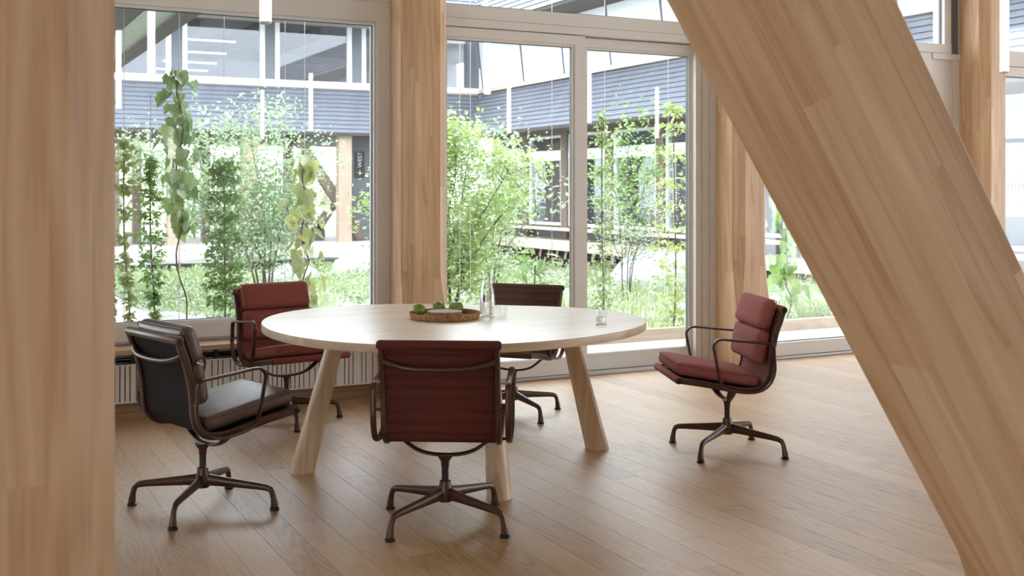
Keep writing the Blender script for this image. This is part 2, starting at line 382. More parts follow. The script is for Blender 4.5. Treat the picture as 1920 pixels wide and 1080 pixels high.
def leaf_panel(name, a, b, yf, yg, stile=.09, glz=(.138, 2.397), mk=None):
    d = struct(empty(name, ((a + b) / 2, yg, 0)))
    bx('bottom_rail', 'frame', d, a, b, yf, yf + .07, .026, glz[0] - .012); bx('top_rail', 'frame', d, a, b, yf, yf + .07, glz[1] + .015, 2.478)
    bx('stile', 'frame', d, a, a + stile, yf, yf + .07, glz[0] - .012, glz[1] + .015); bx('stile', 'frame', d, b - stile, b, yf, yf + .07, glz[0] - .012, glz[1] + .015)
    bead(d, a + stile - .004, b - stile + .004, yf + .012, glz[0] - .016, glz[1] + .019)
    p = pane(d, a + stile + .014, b - stile - .014, yg, glz[0], glz[1]); gasket(d, a + stile + .014, b - stile - .014, yg, glz[0], glz[1])
    if mk: marks(d, mk[0], mk[1], yg)
    return d
def jamb(name, a, b, y0=YW, z1=2.553, lines=True):
    j = struct(empty(name, ((a + b) / 2, 7.15, 0)))
    w = b - a; bx('board', 'frame', j, a, a + w * .32, y0 + .03, 7.166, 0, z1); bx('board', 'frame', j, a + w * .32 + .003, a + w * .68, y0 + .015, 7.166, 0, z1); bx('board', 'frame', j, a + w * .68 + .003, b, y0, 7.25, 0, z1)
    return j
window_bay('window_1', .32, 2.68)
# bay 2: sliding door, two leaves on two tracks, transom above
head = struct(empty('trim_1', (4.19, 7.15, 2.48)))
bx('head_rail', 'frame', head, 3.0, 5.37, YW, 7.26, 2.485, 2.542); bx('head_board', 'frame', head, 3.0, 5.37, YW + .006, 7.26, 2.545, 2.618); bx('bead', 'frame', head, 3.0, 5.37, YW + .03, 7.2, 2.618, 2.64)
th = struct(empty('trim_2', (4.19, 7.15, 0))); bx('threshold', 'track', th, 3.0, 5.37, YW - .01, 7.27, -.003, .023); bx('oak_lip', 'oakdark', th, 3.0, 5.37, YW - .028, YW - .011, -.003, .006)
tw = struct(empty('window_2', (4.19, 7.15, 2.64))); transom(tw, 3.0, 5.37)
leaf_panel('door_1', 3.0, 4.195, 7.095, 7.13, stile=.085, mk=(3.19, 4.03))
leaf_panel('door_2', 4.17, 5.265, 7.168, 7.20, stile=.075)
jamb('trim_3', 5.20, 5.37)
# bay 3: fixed glazing to the floor, closed board panel at its right end
w3 = struct(empty('window_3', (6.7, 7.15, 0)))
bx('bottom_rail', 'frame', w3, 5.69, 7.70, YW + .01, 7.2, .026, .13); bx('top_rail', 'frame', w3, 5.69, 7.70, YW + .01, 7.2, 2.41, 2.553)
bx('stile', 'frame', w3, 5.69, 5.74, YW + .01, 7.2, .13, 2.41); bx('stile', 'frame', w3, 7.62, 7.70, YW + .01, 7.2, .13, 2.41)
pane(w3, 5.74, 7.62, 7.15, .13, 2.41); gasket(w3, 5.74, 7.62, 7.15, .13, 2.41); bx('threshold', 'track', w3, 5.69, 7.70, YW - .01, 7.25, -.003, .022); bx('oak_lip', 'oakdark', w3, 5.69, 8.03, YW - .028, YW - .011, -.003, .006)
bx('transom_rail', 'frame', w3, 5.69, 7.93, YW + .005, 7.24, 2.556, 2.634)
tw = struct(empty('window_4', (6.8, 7.15, 2.64))); transom(tw, 5.69, 7.93, 2.634)
p3 = struct(empty('trim_4', (7.86, 7.15, 0))); bx('panel', 'frame', p3, 7.70, 8.03, YW + .03, 7.25, 0, 2.50); bx('panel_frame', 'frame', p3, 7.70, 8.03, YW, 7.25, 2.50, 2.553); bx('panel_edge', 'frame', p3, 7.96, 8.03, YW + .01, YW + .03, 0, 2.50)
bx('dark_post', 'darkpost', p3, 7.93, 8.03, YW + .02, 7.25, 2.556, 3.5)
# bay 4 and the bays out of sight to the left and right
w4 = struct(empty('window_6', (9.6, 7.15, 0)))
bx('bottom_rail', 'frame', w4, 8.35, 10.71, YW + .01, 7.2, 0, .13); bx('top_rail', 'frame', w4, 8.35, 10.71, YW + .01, 7.2, 2.395, 2.48); bx('transom_rail', 'frame', w4, 8.35, 10.71, YW, 7.24, 2.484, 2.62)
pane(w4, 8.40, 10.65, 7.15, .13, 2.395); gasket(w4, 8.40, 10.65, 7.15, .13, 2.395); marks(w4, 8.45, 10.6, 7.15, 1.36, 1.42, .05); bx('stile', 'frame', w4, 8.35, 8.40, YW + .01, 7.2, .13, 2.395)
transom(w4, 8.35, 10.71, 2.62)
for nm, a, b in (('window_7', -2.36, 0), ('window_8', -5.04, -2.68)):
    w = struct(empty(nm, ((a + b) / 2, 7.15, 0))); bx('bottom_rail', 'frame', w, a, b, YW, 7.24, 0, .5); bx('top_rail', 'frame', w, a, b, YW, 7.24, 2.45, 2.65); bx('head_rail', 'frame', w, a, b, YW, 7.24, 3.35, ZC); pane(w, a, b, 7.15, .5, 2.45); pane(w, a, b, 7.15, 2.65, 3.35)
struct(bx('wall_front_left', 'white', None, -6, -5.04, YW, 7.3, 0, ZC)); struct(bx('wall_front_right', 'white', None, 11.03, 12, YW, 7.3, 0, ZC))

# ------------------------------------------------------------------ timber columns (chamfered, chamfers run out above the floor)
def col_rings(w, d, c, length, stop0=.42, stop1=.92, nz=26):
    rings = []
    zs = [0] + [stop0 + (stop1 - stop0) * i / 10 for i in range(11)] + [length]
    for z in zs:
        t = max(0, min(1, (z - stop0) / (stop1 - stop0))); k = c * math.sin(t * math.pi / 2) + .004; hw, hd = w / 2, d / 2
        rings.append([(-hw + k, -hd, z), (hw - k, -hd, z), (hw, -hd + k, z), (hw, hd - k, z), (hw - k, hd, z), (-hw + k, hd, z), (-hw, hd - k, z), (-hw, -hd + k, z)])
    return rings
def column(xc, yc, label, h=ZC):
    mb = MB(); mb.loft(col_rings(.32, .36, .068, h)); o = mb.build('timber_column', 'beech', None); o.location = (xc, yc, 0)
    return tag(o, label, 'column', 'glulam columns')
column(2.84, YW - .09, 'beech glulam column between the wide window and the sliding door')
column(5.53, YW - .09, 'beech glulam column behind the chair turned toward the table, right of the sliding door')
column(8.19, YW - .09, 'beech glulam column beyond the slanting brace, beside the white panel')
for i, xc in enumerate((.16, -2.52, 10.87)):
    o = MB().loft(col_rings(.32, .36, .068, ZC)).build('trim_%d' % (5 + i), 'beech', None); o.location = (xc, YW - .09, 0); struct(o)
fc = column(.075, 1.90, 'big beech glulam column close up in the foreground, with cathedral grain'); fc.data.materials[0] = M['beech_near']
# diagonal brace in the same frame plane as the foreground column
A0 = Vector((2.60, 1.90, 0)); ang = math.atan2(2.155 - 1.391, 1.759 - .617)
mb = MB(); mb.loft(col_rings(.37, .36, .068, 3.9, .50, .74)); br = mb.build('timber_brace', 'beech', None)
tag(br, 'thick slanting beech glulam brace crossing in the foreground', 'brace')
# its left side line passes (1.391, z 1.759) and (2.155, z .617)
dirv = Vector((-math.sin(ang), 0, math.cos(ang))); side = Vector((math.cos(ang), 0, math.sin(ang)))
pl = Vector((2.155, 1.90, .617)); base = pl + side * .185 - dirv * (.617 / math.cos(ang) + .16)
br.location = base; br.rotation_euler = (0, -ang, 0)

# ------------------------------------------------------------------ bench, radiator, plinth under window 1
bench = tag(empty('window_bench', (1.5, 6.97, .395)), 'narrow oak-edged bench board under the wide window', 'bench')
bx('bench_top', 'bench', bench, .32, 2.67, 6.855, YW - .013, .396, .424)
for i, xx in enumerate((.60, 1.02, 1.50, 1.98, 2.4)): bx('bracket', 'black', bench, xx - .012, xx + .012, 6.952, 6.980, .3265, .397)
rad = tag(empty('radiator', (1.5, 7.0, .1)), 'long low white slatted radiator under the bench', 'radiator')
bx('core', 'raddark', rad, .34, 2.66, 6.962, 7.05, .105, .318)
m = MB(); m.box(.34, 2.66, 6.95, 6.961, .318, .327); m.box(.34, 2.66, 6.95, 6.961, .098, .106); m.build('rim', 'rad', rad)
rnd = random.Random(5); x = .345
while x < 2.64:
    w = rnd.choice([.022, .022, .03, .04, .044, .052]); w = min(w, 2.655 - x)
    bx('slat', 'rad', rad, x, x + w, 6.949, 6.963, .104, .32); x += w + .0065
m = MB(); m.tube([(.34, 6.99, .352), (2.66, 6.99, .352)], .011, 8); m.tube([(.34, 7.03, .338), (2.66, 7.03, .338)], .009, 8); m.build('pipe', 'black', rad, True)
struct(bx('baseboard_front', 'oakdark', None, .32, 2.68, 6.985, YW + .015, 0, .13))

# ------------------------------------------------------------------ pendant tubes
def pendant(x, y, label, group=None):
    o = tag(empty('pendant_lamp', (x, y, 2.167)), label, 'lamp', group)
    MB().lathe([(.0285, .012), (.029, .02), (.029, .80), (.0285, .81)], (x, y, 2.167), 16).build('light_tube', 'lamp', o, 'auto')
    MB().lathe([(.024, 0), (.0295, .002), (.0295, .012), (.02, .0125)], (x, y, 2.167), 16).build('end_cap', 'lampcap', o, 'auto')
    MB().lathe([(.02, .809), (.0295, .81), (.0295, .825), (.01, .84)], (x, y, 2.167), 16).build('top_cap', 'lampcap', o, 'auto')
    MB().tube([(x, y, 3.0), (x, y, ZC)], .002, 6).build('cable', 'cable', o)
pendant(1.42, 5.47, 'white tube pendant hanging before the wide window'); pendant(6.58, 5.43, 'white tube pendant hanging beside the far column')
for x, y, lb in [(4.2, 5.50, 'white tube pendant behind the slanting brace, mirrored in the left door leaf'), (1.61, 2.3, 'long white tube pendant mirrored beside the foreground column in the wide window'), (4.56, -.84, 'white tube pendant mirrored over the grey skirt above the pale yellow-green vine'), (4.63, -3.74, 'shortest white tube pendant mirrored over the maple crown in the wide window'), (7.31, -.26, 'white tube pendant mirrored right above the big bright shrub'), (7.09, 2.5, 'white tube pendant mirrored beside the thin climber in the right door leaf'), (10.04, -.37, 'white tube pendant mirrored before the arching climber in the right door leaf')]:
    pendant(x, y, lb, 'pendants deeper in the room')

# ------------------------------------------------------------------ table
TZ = .715; TC = (2.30, 5.17)
FC = [.8919, -.0837, -.1137, .0159, -.0561, .0366, -.0155]
def tr(t): return FC[0] + sum(FC[1 + 2 * k] * math.cos((k + 1) * t) + FC[2 + 2 * k] * math.sin((k + 1) * t) for k in range(3))
table = tag(empty('conference_table', (TC[0], TC[1], 0)), 'large rounded pale ash table on four splayed legs', 'table')
mb = MB(); n = 120; prof = [(-.012, -.040), (-.002, -.038), (0, -.034), (0, -.004), (-.003, -.001), (-.010, 0)]
mb.loft([[(TC[0] + (tr(2 * math.pi * k / n) + dr) * math.cos(2 * math.pi * k / n), TC[1] + (tr(2 * math.pi * k / n) + dr) * math.sin(2 * math.pi * k / n), TZ + dz) for k in range(n)] for dr, dz in prof])
mb.build('table_top', 'ash', table, 'auto')
CL = Vector((2.31, 5.175, 0))
for fx, fy in ((1.548, 5.285), (3.072, 5.07), (2.19, 4.455), (2.43, 5.90)):
    f = Vector((fx, fy, 0)); rel = f - CL; top = CL + rel * .77; out = rel.normalized(); sd = Vector((-out.y, out.x, 0)); rings = []
    for i in range(9):
        q = i / 8; c = f.lerp(top, q); c.z = q * (TZ - .039); r = .062 - .021 * q
        ring = [c + out * (r * math.cos(a)) + sd * (r * math.sin(a)) for a in [R(-62 + 124 * k / 8) for k in range(9)]]
        ring += [c - out * (r * .85) + sd * (r * .62), c - out * (r * .85) - sd * (r * .62)]
        rings.append(ring)
    MB().loft(rings).build('leg', 'ashleg', table, 'auto')

# ------------------------------------------------------------------ chairs (local: faces +x, z up, origin on the floor below the column)
RIB = [(-.222, .752), (-.205, .70), (-.186, .648), (-.168, .57), (-.160, .50), (-.155, .44), (-.140, .395), (-.108, .363), (-.062, .350), (.0, .352), (.10, .371), (.20, .390), (.316, .408)]
RP = [(v.x, v.y) for v in catmull([(a, b, 0) for a, b in RIB], 6)]
def normal_at(path, i):
    a = path[max(0, i - 1)]; b = path[min(len(path) - 1, i + 1)]; d = Vector((b[0] - a[0], b[1] - a[1])).normalized(); return Vector((-d.y, d.x))
YR = .226
def sling_mesh(ribbed):
    mb = MB(); RP = [(v.x, v.y) for v in catmull([(a, b, 0) for a, b in RIB], 20 if ribbed else 6)]
    L_ = 0; acc = [0]
    for i in range(1, len(RP)): L_ += math.dist(RP[i], RP[i - 1]); acc.append(L_)
    rings = []
    for i, p in enumerate(RP):
        nn = normal_at(RP, i); s = acc[i]
        t = .004 if not ribbed else .0025 + .0095 * abs(math.sin(math.pi * s / .047)) ** .55
        cx, cz = p[0] + nn.x * .004, p[1] + nn.y * .004
        rings.append([(cx + nn.x * t, -YR + .004, cz + nn.y * t), (cx + nn.x * t, YR - .004, cz + nn.y * t), (cx - nn.x * t, YR - .004, cz - nn.y * t), (cx - nn.x * t, -YR + .004, cz - nn.y * t)])
    mb.loft(rings); return mb
def arm_path():
    P = [(-.163, .515), (-.160, .565), (-.148, .586), (-.118, .592), (.0, .603), (.10, .613), (.130, .606), (.147, .582), (.142, .545), (.124, .455), (.112, .405), (.085, .374), (.04, .358), (-.03, .347), (-.085, .352), (-.128, .376), (-.155, .415), (-.166, .465)]
    return [(v.x, v.y) for v in catmull([(a, b, 0) for a, b in P], 4, True)]
ARM = arm_path()
def resample(path, step):
    out = [path[0]]; acc = 0
    for i in range(1, len(path)):
        acc += math.dist(path[i], path[i - 1])
        if acc >= step: out.append(path[i]); acc = 0
    return out
def chair(name, label, x, y, yaw, base_yaw, fabric, soft, group, sling=None):
    o = tag(empty(name, (x, y, 0), R(yaw)), label, 'chair', group)
    B = lambda mb, nm, mt, sm='auto', par=o: mb.build(nm, mt, par, sm, local=True)
    # seat and back
    for sy in (-1, 1):
        B(MB().sweep_xz(RP, .0125, .0165, sy * (YR - .001), 8, False, 3.2), 'side_rib', 'metal')
        B(MB().sweep_xz(ARM, .0125, .0068, sy * .266, 8, True, 2.2), 'armrest', 'metal')
        for px, pz in ((-.163, .49), (-.03, .350)):
            B(MB().tube([(px, sy * YR, pz), (px, sy * .268, pz)], .006, 8), 'arm_pin', 'metal', True)
    mt_s = sling or fabric
    B(sling_mesh(not soft), 'sling', mt_s, 'auto' if soft else True)
    for (rx, rz), nm in ((RIB[0], 'back_roll'), (RIB[-1], 'seat_roll')):
        w = YR + .014; q = .019
        roll = MB(); roll.loft([[(rx + r * math.cos(2 * math.pi * k / 14), yy, rz + r * math.sin(2 * math.pi * k / 14)) for k in range(14)] for yy, r in ((-w, q * .78), (-w + .006, q), (w - .006, q), (w, q * .78))])
        ro = B(roll, nm, fabric)
        for sy in (-1, 1):
            c = MB(); c.loft([[(rx + r * math.cos(2 * math.pi * k / 12), sy * yy, rz + r * math.sin(2 * math.pi * k / 12)) for k in range(12)] for yy, r in ((w - .002, .0145), (w + .003, .0145), (w + .004, .009), (w + .0022, .007), (w + .002, .002))])
            B(c, 'roll_cap', 'cap', 'auto', ro)
    # back spreader: a bowed bar
    pts = catmull([(-.200, -.222, .690), (-.215, -.19, .676), (-.232, -.12, .662), (-.238, 0, .658), (-.232, .12, .662), (-.215, .19, .676), (-.200, .222, .690)], 4)
    B(MB().tube(pts, [.0105 + .006 * abs(p.y / .222) ** 4 for p in pts], 8), 'back_spreader', 'metal', True)
    # seat spreader: a U under the seat down to the column
    pts = catmull([(.03, -.222, .362), (.028, -.19, .345), (.024, -.13, .298), (.02, -.07, .277), (.018, 0, .272), (.02, .07, .277), (.024, .13, .298), (.028, .19, .345), (.03, .222, .362)], 4)
    mb = MB(); rings = []
    for i, p in enumerate(pts):
        a = pts[max(0, i - 1)]; b = pts[min(len(pts) - 1, i + 1)]; d = (b - a).normalized(); nn = Vector((1, 0, 0)).cross(d).normalized(); hw = .017 + .012 * abs(p.y / .222) ** 2; ht = .0075
        rings.append([p + Vector((hw * math.cos(q), 0, 0)) + nn * ht * math.sin(q) for q in [2 * math.pi * k / 10 for k in range(10)]])
    B(mb.loft(rings), 'seat_spreader', 'metal', True)
    # pedestal
    B(MB().lathe([(.014, .222), (.0165, .232), (.0175, .25), (.03, .268), (.034, .276)], (.0, 0, 0), 18), 'upper_post', 'metal')
    B(MB().lathe([(.0145, .15), (.0145, .235)], (0, 0, 0), 18), 'gas_lift', 'black')
    b = empty('star_base', (0, 0, 0), R(base_yaw - yaw)); b.parent = o
    hub = MB().lathe([(.012, .085), (.027, .088), (.032, .10), (.031, .135), (.024, .155), (.0225, .172), (.017, .174)], (0, 0, 0), 20)
    B(hub, 'hub', 'metal', 'auto', b)
    prof = [(.015, .121, .017, .026), (.08, .115, .0155, .0215), (.16, .107, .014, .018), (.235, .0995, .0128, .0152), (.278, .094, .0122, .0138), (.297, .086, .012, .0128), (.306, .070, .0115, .0118), (.311, .048, .0125, .0125), (.3145, .026, .0155, .0155), (.315, .014, .016, .016)]
    for k in range(4):
        a = math.pi / 2 * k; ca, sa = math.cos(a), math.sin(a); rings = []
        for i, (r, z, w, h) in enumerate(prof):
            p0 = prof[max(0, i - 1)]; p1 = prof[min(len(prof) - 1, i + 1)]; d = Vector((p1[0] - p0[0], p1[1] - p0[1])).normalized(); nr, nz = -d.y, d.x
            ring = []
            for q in range(10):
                th = 2 * math.pi * q / 10; rr = r + nr * h * math.sin(th); yy = w * math.cos(th); ring.append((rr * ca - yy * sa, rr * sa + yy * ca, z + nz * h * math.sin(th)))
            rings.append(ring)
        lg = B(MB().loft(rings), 'base_leg', 'metal', 'auto', b)
        B(MB().lathe([(.019, 0), (.0205, .004), (.0195, .010), (.012, .013), (.012, .017)], (.315 * ca, .315 * sa, 0), 14), 'glide', 'black', 'auto', b)
    # pads
    if soft:
        def pad(nm, x, z, tilt, ln, th, wid, rr=.02):
            mb = rbox(ln / 2, wid / 2, th / 2, min(rr, th / 2 - .002), 4, .008)
            xform(mb, Matrix.Translation((x, 0, z)) @ Matrix.Rotation(-tilt, 4, 'Y'))
            p = B(mb, nm, fabric, True)
            sm = MB(); hx, hy = ln / 2, wid / 2; rc = rr * .8
            loop = []
            for sx, s2, a0 in ((1, 1, 0), (-1, 1, 90), (-1, -1, 180), (1, -1, 270)):
                for j in range(5):
                    an = R(a0 + 22.5 * j); loop.append(((hx - rc) * sx + rc * math.cos(an), (hy - rc) * s2 + rc * math.sin(an), th / 2 - rr * .35))
            sm.tube(loop, .0022, 5, False, True); xform(sm, Matrix.Translation((x, 0, z)) @ Matrix.Rotation(-tilt, 4, 'Y'))
            B(sm, 'piping', fabric, True, p); return p
        pad('seat_pad', .105, .428, R(10), .43, .062, .425, .026)
        pad('back_pad', -.150, .727, R(-71.5) + math.pi, .158, .066, .425, .03)
        pad('back_pad', -.118, .566, R(-80) + math.pi, .172, .062, .425, .028)
    return o
chair('ribbed_office_chair', 'oxblood ribbed swivel chair with its back to us, pushed up to the table', 1.833, 4.218, 60.1, 24, 'fab_dark', False, 'ribbed office chairs')
chair('ribbed_office_chair', 'umber ribbed swivel chair behind the table, in front of the sliding door', 3.091, 6.076, 220.9, 3, 'fab_brown', False, 'ribbed office chairs')
chair('soft_pad_office_chair', 'brown leather soft-pad swivel chair with dark back membrane', .997, 4.883, 16, 57, 'leather', True, 'soft pad office chairs', 'membrane')
chair('soft_pad_office_chair', 'brick red fabric soft-pad swivel chair between table and radiator', 1.809, 6.49, -79.7, 85, 'fab_red', True, 'soft pad office chairs')
chair('soft_pad_office_chair', 'rose red fabric soft-pad swivel chair standing free on the open floor', 3.648, 4.723, 158.9, 28, 'fab_rose', True, 'soft pad office chairs')

# ------------------------------------------------------------------ things on the table
tx, ty = 2.245, 5.17
tray = tag(empty('cork_tray', (tx, ty, TZ)), 'round speckled cork tray with apples on the table', 'tray')
MB().lathe([(.0, 0), (.166, 0), (.172, .004), (.178, .028), (.177, .032), (.172, .032), (.168, .012), (.165, .009), (.0, .009)], (tx, ty, TZ), 48, False).build('dish', 'cork', tray, 'auto')
cx, cy = 2.242, 5.165
triv = tag(empty('cork_trivet', (cx, cy, TZ + .0095)), 'pale topped round cork board lying inside the tray', 'trivet')
MB().lathe([(0, 0), (.083, 0), (.086, .003), (.086, .026)], (cx, cy, TZ + .0092), 40).build('disc', 'cork', triv, 'auto')
MB().lathe([(0, .026), (.0855, .026), (.0845, .0285), (0, .0285)], (cx, cy, TZ + .0092), 40).build('top_face', 'corktop', triv, 'auto')
for i, (ax, ay, tlt, lb) in enumerate(((2.137, 5.245, 55, 'green apple at the rim of the cork tray, with its stalk dimple facing us'), (2.264, 5.297, 50, 'middle green apple lying behind the cork trivet, with its dimple facing us'), (2.341, 5.248, 8, 'larger green apple upright at the back of the cork tray'))):
    s = (.034, .034, .037)[i]
    o = tag(empty('green_apple', (ax, ay, TZ + .010)), lb, 'apple', 'green apples in the tray')
    mb = MB(); pr = []
    for k in range(15):
        t = math.pi * k / 14; rr = math.sin(t) * (1 + .10 * math.cos(t)) * s; zz = -math.cos(t) * s * .95 - .22 * s * (max(0, math.cos(t * 1)) ** 6 * -1) - .30 * s * max(0, -math.cos(t)) ** 10
        pr.append((max(rr, .0004), zz))
    mb.lathe(pr, (0, 0, 0), 20); rot = Matrix.Translation((0, 0, s * .93)) @ Matrix.Rotation(R(-26.9), 4, 'Z') @ Matrix.Rotation(R(tlt), 4, 'X')
    xform(mb, rot); a = mb.build('flesh', 'apple', o, True, local=True)
    st = MB().tube([(0, 0, s * .55), (.001, 0, s * .8), (.004, 0, s * 1.02)], .0016, 6); xform(st, rot); st.build('stalk', 'stalk', o, True, local=True)
kx, ky = 2.480, 5.170
car = tag(empty('carafe', (kx, ky, TZ)), 'clear glass carafe half full of water beside the tray', 'carafe')
pf = [(.0, .001), (.036, .0), (.040, .004), (.041, .03), (.039, .08), (.034, .125), (.0265, .165), (.0245, .185), (.027, .21), (.033, .236)]
pp = catmull([(r, 0, z) for r, z in pf], 4); MB().lathe([(max(p.x, .0003), p.z) for p in pp] + [(.0316, .236)] + [(max(p.x - .0022, .0003), max(p.z, .007)) for p in reversed(pp)], (kx, ky, TZ), 32, False).build('body', 'vessel', car, True)
MB().lathe([(.0003, .0075), (.0365, .0078), (.0377, .03), (.0362, .08), (.0335, .108), (.0003, .108)], (kx, ky, TZ), 32).build('water', 'water', car, 'auto')
def tumbler(x, y, lb, water):
    o = tag(empty('water_glass', (x, y, TZ)), lb, 'glass', 'water glasses')
    MB().lathe([(.0003, 0), (.025, 0), (.0265, .004), (.0292, .064), (.0275, .064), (.0248, .008), (.0003, .008)], (x, y, TZ), 28, False).build('body', 'vessel', o, 'auto')
    if water: MB().lathe([(.0003, .0083), (.0244, .0083), (.0256, .034), (.0003, .034)], (x, y, TZ), 28).build('water', 'water', o, 'auto')
tumbler(2.498, 5.045, 'empty water glass right beside the carafe', False); tumbler(2.815, 4.61, 'water glass a third full, alone near the table edge', True)

# ------------------------------------------------------------------ outside: ground, decks, curb
def gz(x, y): return -.16 if (x < 2.2 and y > 8.6) else -.08 - .030 * max(0, y - 9) + .10 * (noise.noise(Vector((x * .35, y * .35, 0))) + .3)
mb = MB(); nx, ny = 40, 60; xs = [-12 + 36 * i / nx for i in range(nx + 1)]; ys = [7.3 + 40 * (j / ny) ** 1.3 for j in range(ny + 1)]
mb.add([(x, y, gz(x, y) if y > 8.8 else -.2) for y in ys for x in xs], [(j * (nx + 1) + i, j * (nx + 1) + i + 1, (j + 1) * (nx + 1) + i + 1, (j + 1) * (nx + 1) + i) for j in range(ny) for i in range(nx)])
struct(mb.build('courtyard_ground', 'ground', None, True))
struct(bx('outer_ground', 'ground', None, -60, 80, 36, 140, -1.2, -1.0))
dk = struct(empty('door_deck', (5, 7.9, -.06)))
y = 7.29
while y < 8.58: bx('deck_board', 'deckx', dk, .2, 12.4, y, y + .134, -.045, -.02); y += .14
curb = tag(bx('timber_curb', 'curb', None, 2.3, 12.4, 8.615, 8.70, -.12, .085), 'pale timber curb edging the deck before the garden', 'curb')
ld = struct(empty('side_deck', (.8, 14, -.06))); bx('deck_bearer', 'soffit', ld, -1.2, 2.02, 9.37, 26.4, -.14, -.046)
x = 2.04 - .16
while x > -1.2: bx('deck_board', 'deck', ld, x, x + .153, 9.35, 26.5, -.045, -.02); x -= .16
# eave of the left wing above the side deck
ev = tag(empty('side_wing_eave', (.3, 17, 2.85)), 'dark soffit of the side wing with a zinc strip along its edge', 'eave')
bx('soffit', 'soffit', ev, -3, 1.52, 7.245, 27.9, 2.87, 3.05); bx('zinc_strip', 'gutter', ev, 1.525, 1.80, 7.245, 27.9, 2.86, 2.90); bx('edge_board', 'soffit', ev, 1.80, 1.90, 7.245, 27.9, 2.80, 3.05)

# ------------------------------------------------------------------ far wing and right wing of the courtyard
def slanted_boards(parent, n, z0, z1, axis, a0, a1, p0, setb, sgn=1):
    """n overlapping cladding boards from the low front edge to the set-back top; mitred at the inner corner"""
    for i in range(n):
        t0, t1 = i / n, (i + 1) / n; za, zb = z0 + (z1 - z0) * t0, z0 + (z1 - z0) * t1 - .004; sa, sb = setb * t0 - .022, setb * t1
        if axis == 'x':
            vs = [(a0, p0 + sa, za), (a1 + sa, p0 + sa, za), (a1 + sb, p0 + sb, zb), (a0, p0 + sb, zb), (a0, p0 + sa + .05, za), (a1 + sa, p0 + sa + .05, za), (a1 + sb, p0 + sb + .05, zb), (a0, p0 + sb + .05, zb)]
        else:
            vs = [(p0 + sa, a0, za), (p0 + sa, a1 + sa, za), (p0 + sb, a1 + sb, zb), (p0 + sb, a0, zb), (p0 + sa + .05, a0, za), (p0 + sa + .05, a1 + sa, za), (p0 + sb + .05, a1 + sb, zb), (p0 + sb + .05, a0, zb)]
        MB().add(vs, [(0, 1, 2, 3), (7, 6, 5, 4), (0, 4, 5, 1), (1, 5, 6, 2), (2, 6, 7, 3), (3, 7, 4, 0)]).build('cladding_board', 'clad', parent)
FY, FX, ST = 27.95, 12.62, 1.14
far = tag(empty('far_wing', (8, 30, 0)), 'far courtyard wing with grey board skirt, white windows and open ground floor', 'building')
slanted_boards(far, 11, 2.85, 4.14, 'x', -3, FX, FY, ST); slanted_boards(far, 8, 5.68, 7.0, 'x', -3, FX, FY, ST)
bx('soffit', 'soffit', far, -3, 13, FY + .02, 36, 2.80, 2.87); bx('fascia', 'soffit', far, -3, FX - .05, FY - .05, FY + .02, 2.78, 2.86)
bx('backing', 'soffit', far, -3, 13.75, FY + ST + .1, FY + ST + .2, 2.87, 4.14)
bx('floor_slab', 'deckx', far, -3, FX - .12, FY - .35, 36, -.25, .02); bx('upper_floor', 'interior', far, -3, 13.8, FY + ST + .25, 36, 4.02, 4.12); bx('upper_ceiling', 'interior', far, -3, 16, FY + ST, 36, 5.75, 5.9)
bx('back_wall', 'interior', far, -3, 16, 35.8, 36, 4.12, 5.75)
wy = FY + ST
bx('sill', 'whiteframe', far, -3, 13.7, wy - .06, wy + .06, 4.12, 4.26); bx('sill_trim', 'trimwood', far, -3, 13.6, wy - .1, wy - .02, 4.07, 4.12)
for xp in (.55, 2.92, 5.29, 7.655, 10.03, 12.4):
    bx('post', 'darkpost', far, xp - .13, xp + .13, wy - .02, wy + .15, 4.26, 5.75)
    wn = bx('window_frame', 'whiteframe', far, xp + .14, xp + .26, wy - .04, wy + .08, 4.26, 5.75)
    bx('window_frame', 'whiteframe', far, xp + 2.11, xp + 2.235, wy - .04, wy + .08, 4.26, 5.75) if xp < 12 else None
    bx('pane', 'farglass', far, xp + .26, (xp + 2.11) if xp < 12 else 13.5, wy + .01, wy + .02, 4.26, 5.75)
bx('corner_post', 'darkpost', far, 13.3, 13.7, wy - .02, wy + .2, 4.12, 5.75)
for i, xx in enumerate((4.2, 5.7, 7.3, 8.9)): bx('ceiling_beam', 'darkwood', far, xx, xx + .22, wy + .3, 35.8, 5.45, 5.75)
for i, (xa, yy, zz) in enumerate(((5.6, 30.5, 5.55), (5.6, 31.6, 5.35), (5.6, 32.8, 5.2), (5.6, 34.0, 5.1))):
    bx('lamp_bar', 'farlamp', far, xa, xa + 1.5, yy, yy + .05, zz - .2, zz - .16)
for xp, w, mt, yy in ((9.37, .35, 'palewood', FY + .1), (8.2, .22, 'darkwood', FY + 1.2), (6.95, .42, 'palewood', FY + .3), (6.25, .2, 'darkwood', FY + 2.2), (5.08, .3, 'palewood', FY + .3), (4.4, .2, 'darkwood', FY + 1.5), (3.7, .25, 'darkwood', FY + .4), (2.5, .3, 'palewood', FY + .4), (9.0, .12, 'darkwood', FY + 2.5), (10.1, .5, 'darkpost', FY + .9), (11.6, .35, 'palewood', FY + .2)):
    bx('pillar', mt, far, xp - w / 2, xp + w / 2, yy, yy + .25, .02, 2.80)
def strut(parent, p, q, w, mt):
    p, q = Vector(p), Vector(q); d = (q - p).normalized(); s_ = Vector((0, 1, 0)).cross(d).normalized() * w / 2; y_ = Vector((0, .12, 0))
    MB().loft([[c - s_ - y_, c + s_ - y_, c + s_ + y_, c - s_ + y_] for c in (p, q)]).build('strut', mt, parent)
strut(far, (8.25, FY + .6, 2.70), (9.95, FY + .6, .12), .26, 'darkwood'); strut(far, (8.3, FY + 1.0, .95), (9.0, FY + 1.0, .3), .2, 'darkwood'); strut(far, (9.4, FY + 1.0, 1.1), (8.9, FY + 1.0, .35), .2, 'darkwood')
